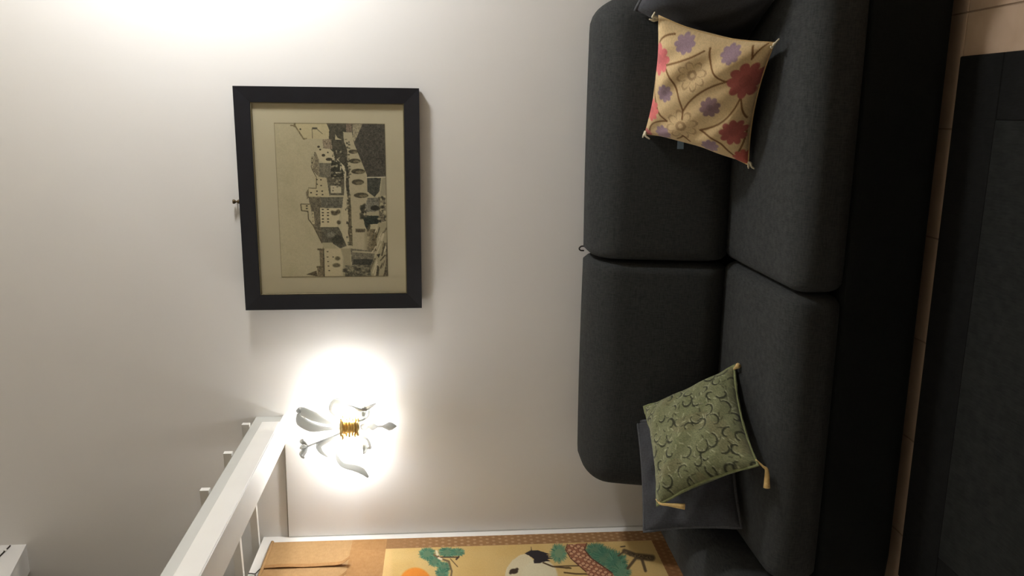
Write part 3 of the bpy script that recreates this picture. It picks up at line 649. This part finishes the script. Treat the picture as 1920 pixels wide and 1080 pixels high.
# flowered cushion: its pattern lives in the flat coordinates of its own face
def floral(me, s, t):
    if me is None: return (190, 160, 110)
    m = homog([(0, 1), (1, 1), (1, 0), (0, 0)], [(160, 790), (245, 90), (915, 270), (775, 970)])
    X_, Y_ = m(s, t); P = Paint(X_, Y_, (206, 180, 136)); n = int(math.sqrt(len(s))); P.mix((smooth_noise(n, n, 9, 4)-.4)*.5, (190, 162, 118))
    BR = (112, 78, 44)
    P.flower(495, 398, 84, (208, 182, 138), 8, .2, (162, 134, 98)); P.flower(435, 690, 92, (208, 182, 138), 8, .2, (162, 134, 98))
    for a, b, c in (((315, 345), (420, 440), (445, 605)), ((445, 605), (520, 470), (692, 442)), ((692, 442), (590, 390), (588, 235)), ((315, 345), (460, 310), (560, 250)),
                    ((225, 430), (225, 590), (342, 668)), ((342, 668), (210, 670), (200, 760)), ((540, 722), (730, 680), (778, 540)), ((540, 722), (660, 780), (718, 910)), ((718, 910), (790, 830), (806, 760)),
                    ((778, 540), (790, 640), (812, 680)), ((262, 225), (300, 165), (370, 162)), ((435, 765), (420, 785), (390, 800)), ((435, 765), (450, 790), (470, 810)), ((445, 605), (442, 630), (442, 650)), ((820, 330), (850, 270), (905, 258)), ((812, 255), (825, 300), (820, 330)), ((690, 440), (720, 430), (740, 420))):
        P.line(bez(a, b, c), 9.5, BR, .95)
    RED, PK, LI, MV = (160, 88, 80), (206, 112, 112), (152, 128, 138), (134, 108, 110)
    P.flower(258, 312, 92, PK, 9); P.flower(215, 612, 68, (208, 112, 108), 9); P.flower(800, 452, 105, RED, 9, .3); P.flower(735, 745, 82, RED, 9, .1); P.flower(760, 925, 60, (176, 92, 80), 9); P.flower(170, 785, 46, (186, 110, 108), 9)
    P.flower(325, 500, 56, LI, 8); P.flower(608, 578, 60, MV, 8, .2); P.flower(440, 212, 62, LI, 8); P.flower(705, 280, 58, LI, 8); P.flower(305, 758, 58, LI, 8); P.flower(590, 828, 52, LI, 8)
    for cx, cy, r in ((258, 312, 30), (800, 452, 36), (735, 745, 28), (325, 500, 16), (608, 578, 18), (215, 612, 22)): P.ell(cx, cy, r, r, P.c[np.argmin((X_-cx)**2+(Y_-cy)**2)]*.9, .8)
    P.c *= (1+.10*(RNG.random(len(s))-.5))[:, None]
    paint(me, P.c)
M_flop = fabric('flowered_edge', (176, 146, 100), (196, 166, 118), 600, 0); M_flo = attr_mat('flowered_brocade', .85, .35, .2, .05, 500)
fc, V = cushion('throw_cushion', 'beige cushion with pink and lilac flowers and brown curves against the sofa back', (.059, -.575, .607), (-.64, -.045, -.48), .412, .368, .16, .105, 150, M_flo, M_flo, None, .006, floral, 2)
piping(fc, V, .0026, M_flop)
fm = Matrix.Translation(fc.location) @ fc.rotation_euler.to_matrix().to_4x4()
for cx, cz, dx, dz in ((.197, .186, .012, .035), (.197, -.186, .012, .004), (-.197, .186, -.03, .0), (-.197, -.186, -.028, -.012)):
    a = fm @ Vector((cx*.985, -.004, cz*.985)); b = a+Vector((dx*.5, -.012, dz*.6)); c = b+Vector((dx*.6+.008, -.004, dz*.2-.014))
    tassel(fc, [a, (a+b)/2+Vector((.004, -.004, 0)), b, c], [.003, .0045, .0035, .0025], M_white, 'thread_tassel')
    tassel(fc, [a, (a+b)/2+Vector((-.006, -.004, .006)), b+Vector((-.006, 0, .01))], [.003, .004, .002], M_white, 'thread_tassel')

# green scroll embroidered cushion
def greenp(me, s, t):
    if me is None: return (92, 98, 66)
    P = Paint(s*100, t*100, (118, 120, 88)); n = int(math.sqrt(len(s))); P.mix((smooth_noise(n, n, 16, 14)-.3)*.55, (106, 112, 76)); P.mix((smooth_noise(n, n, 5, 15)-.5)*.4, (142, 144, 106))
    P.mix((smooth_noise(n, n, 22, 19) > .72)*.12, (120, 90, 66))
    r = random.Random(3)
    for i in range(8):
        for j in range(8):
            cx = i*14+r.uniform(-4, 4); cy = j*14+(i % 2)*7+r.uniform(-4, 4); a0 = r.uniform(0, 6.28); ra = r.uniform(4.5, 8); sw = r.uniform(1.8, 4.6)*r.choice([-1, 1])
            pts = [(cx+ra*(1-.55*q)*math.cos(a0+sw*q), cy+ra*(1-.55*q)*math.sin(a0+sw*q)) for q in np.linspace(0, 1, 14)]
            P.line([(x+.9, y-.9) for x, y in pts], 1.0, (176, 178, 146), .55); w_ = r.uniform(.8, 1.5)
            P.line(pts, w_, (48, 50, 34), .9); P.line(pts[3:9], w_+.7, (48, 50, 34), .8)
            for q in range(3):
                b = a0+r.uniform(0, 6); P.line([(cx+ra*math.cos(b), cy+ra*math.sin(b)), (cx+(ra+2.5)*math.cos(b+.3), cy+(ra+2.5)*math.sin(b+.3))], .9, r.choice([(56, 56, 38), (170, 172, 140)]), .7)
    P.c *= (1+.22*(RNG.random(len(s))-.5))[:, None]
    paint(me, P.c)
M_grn = attr_mat('green_velvet', .9, .6, .15, .15, 260)
gc, V = cushion('throw_cushion', 'sage green cushion with dark curling embroidery and gold tassels', (-1.05, -.672, .597), (-.74, .075, 1.02), .402, .362, .14, .095, 130, M_grn, M_grn, None, .004, greenp, 8)
gp = piping(gc, V, .0048, fabric('green_edge', (110, 116, 78), (140, 144, 104), 600, .1), 'fringe_edge', .5)
gm = Matrix.Translation(gc.location) @ gc.rotation_euler.to_matrix().to_4x4()
bl = gm @ Vector((-.182, -.006, -.18)); tl = gm @ Vector((-.182, -.006, .18)); br = gm @ Vector((.182, -.006, -.18))
tassel(gc, [bl, bl+Vector((-.02, -.010, -.022)), bl+Vector((-.032, -.012, -.033)), bl+Vector((-.085, -.02, -.034))], [.002, .0035, .006, .0105], M_goldthread)['label'] = 'gold tassel'
tassel(gc, [tl, tl+Vector((-.005, -.022, -.010)), tl+Vector((-.005, -.030, -.035)), tl+Vector((-.008, -.040, -.085))], [.002, .0035, .005, .010], M_goldthread)['label'] = 'gold tassel'
tassel(gc, [br, br+Vector((.01, -.012, -.003)), br+Vector((.02, -.024, -.006))], [.003, .006, .010], M_goldthread)['label'] = 'gold tassel'

# ------------------------------------------------------------------ ceiling lamp of the room (above the frame)
cl_ = thing('ceiling_lamp', 'round white ceiling lamp over the middle of the room', 'lamp', (.3, -2.3, ZC))
bm = bmesh.new(); lathe(bm, [(.17, 0), (.17, -.03), (.15, -.035)], (0, 0, 0), 32); obj('rim', bm, M_trim, cl_)
bm = bmesh.new(); lathe(bm, [(.15, -.030), (.14, -.055), (.10, -.075), (.0, -.085)], (0, 0, 0), 32); obj('diffuser', bm, emit_mat('lamp_diffuser', (1, .95, .88), CEIL), cl_, True)
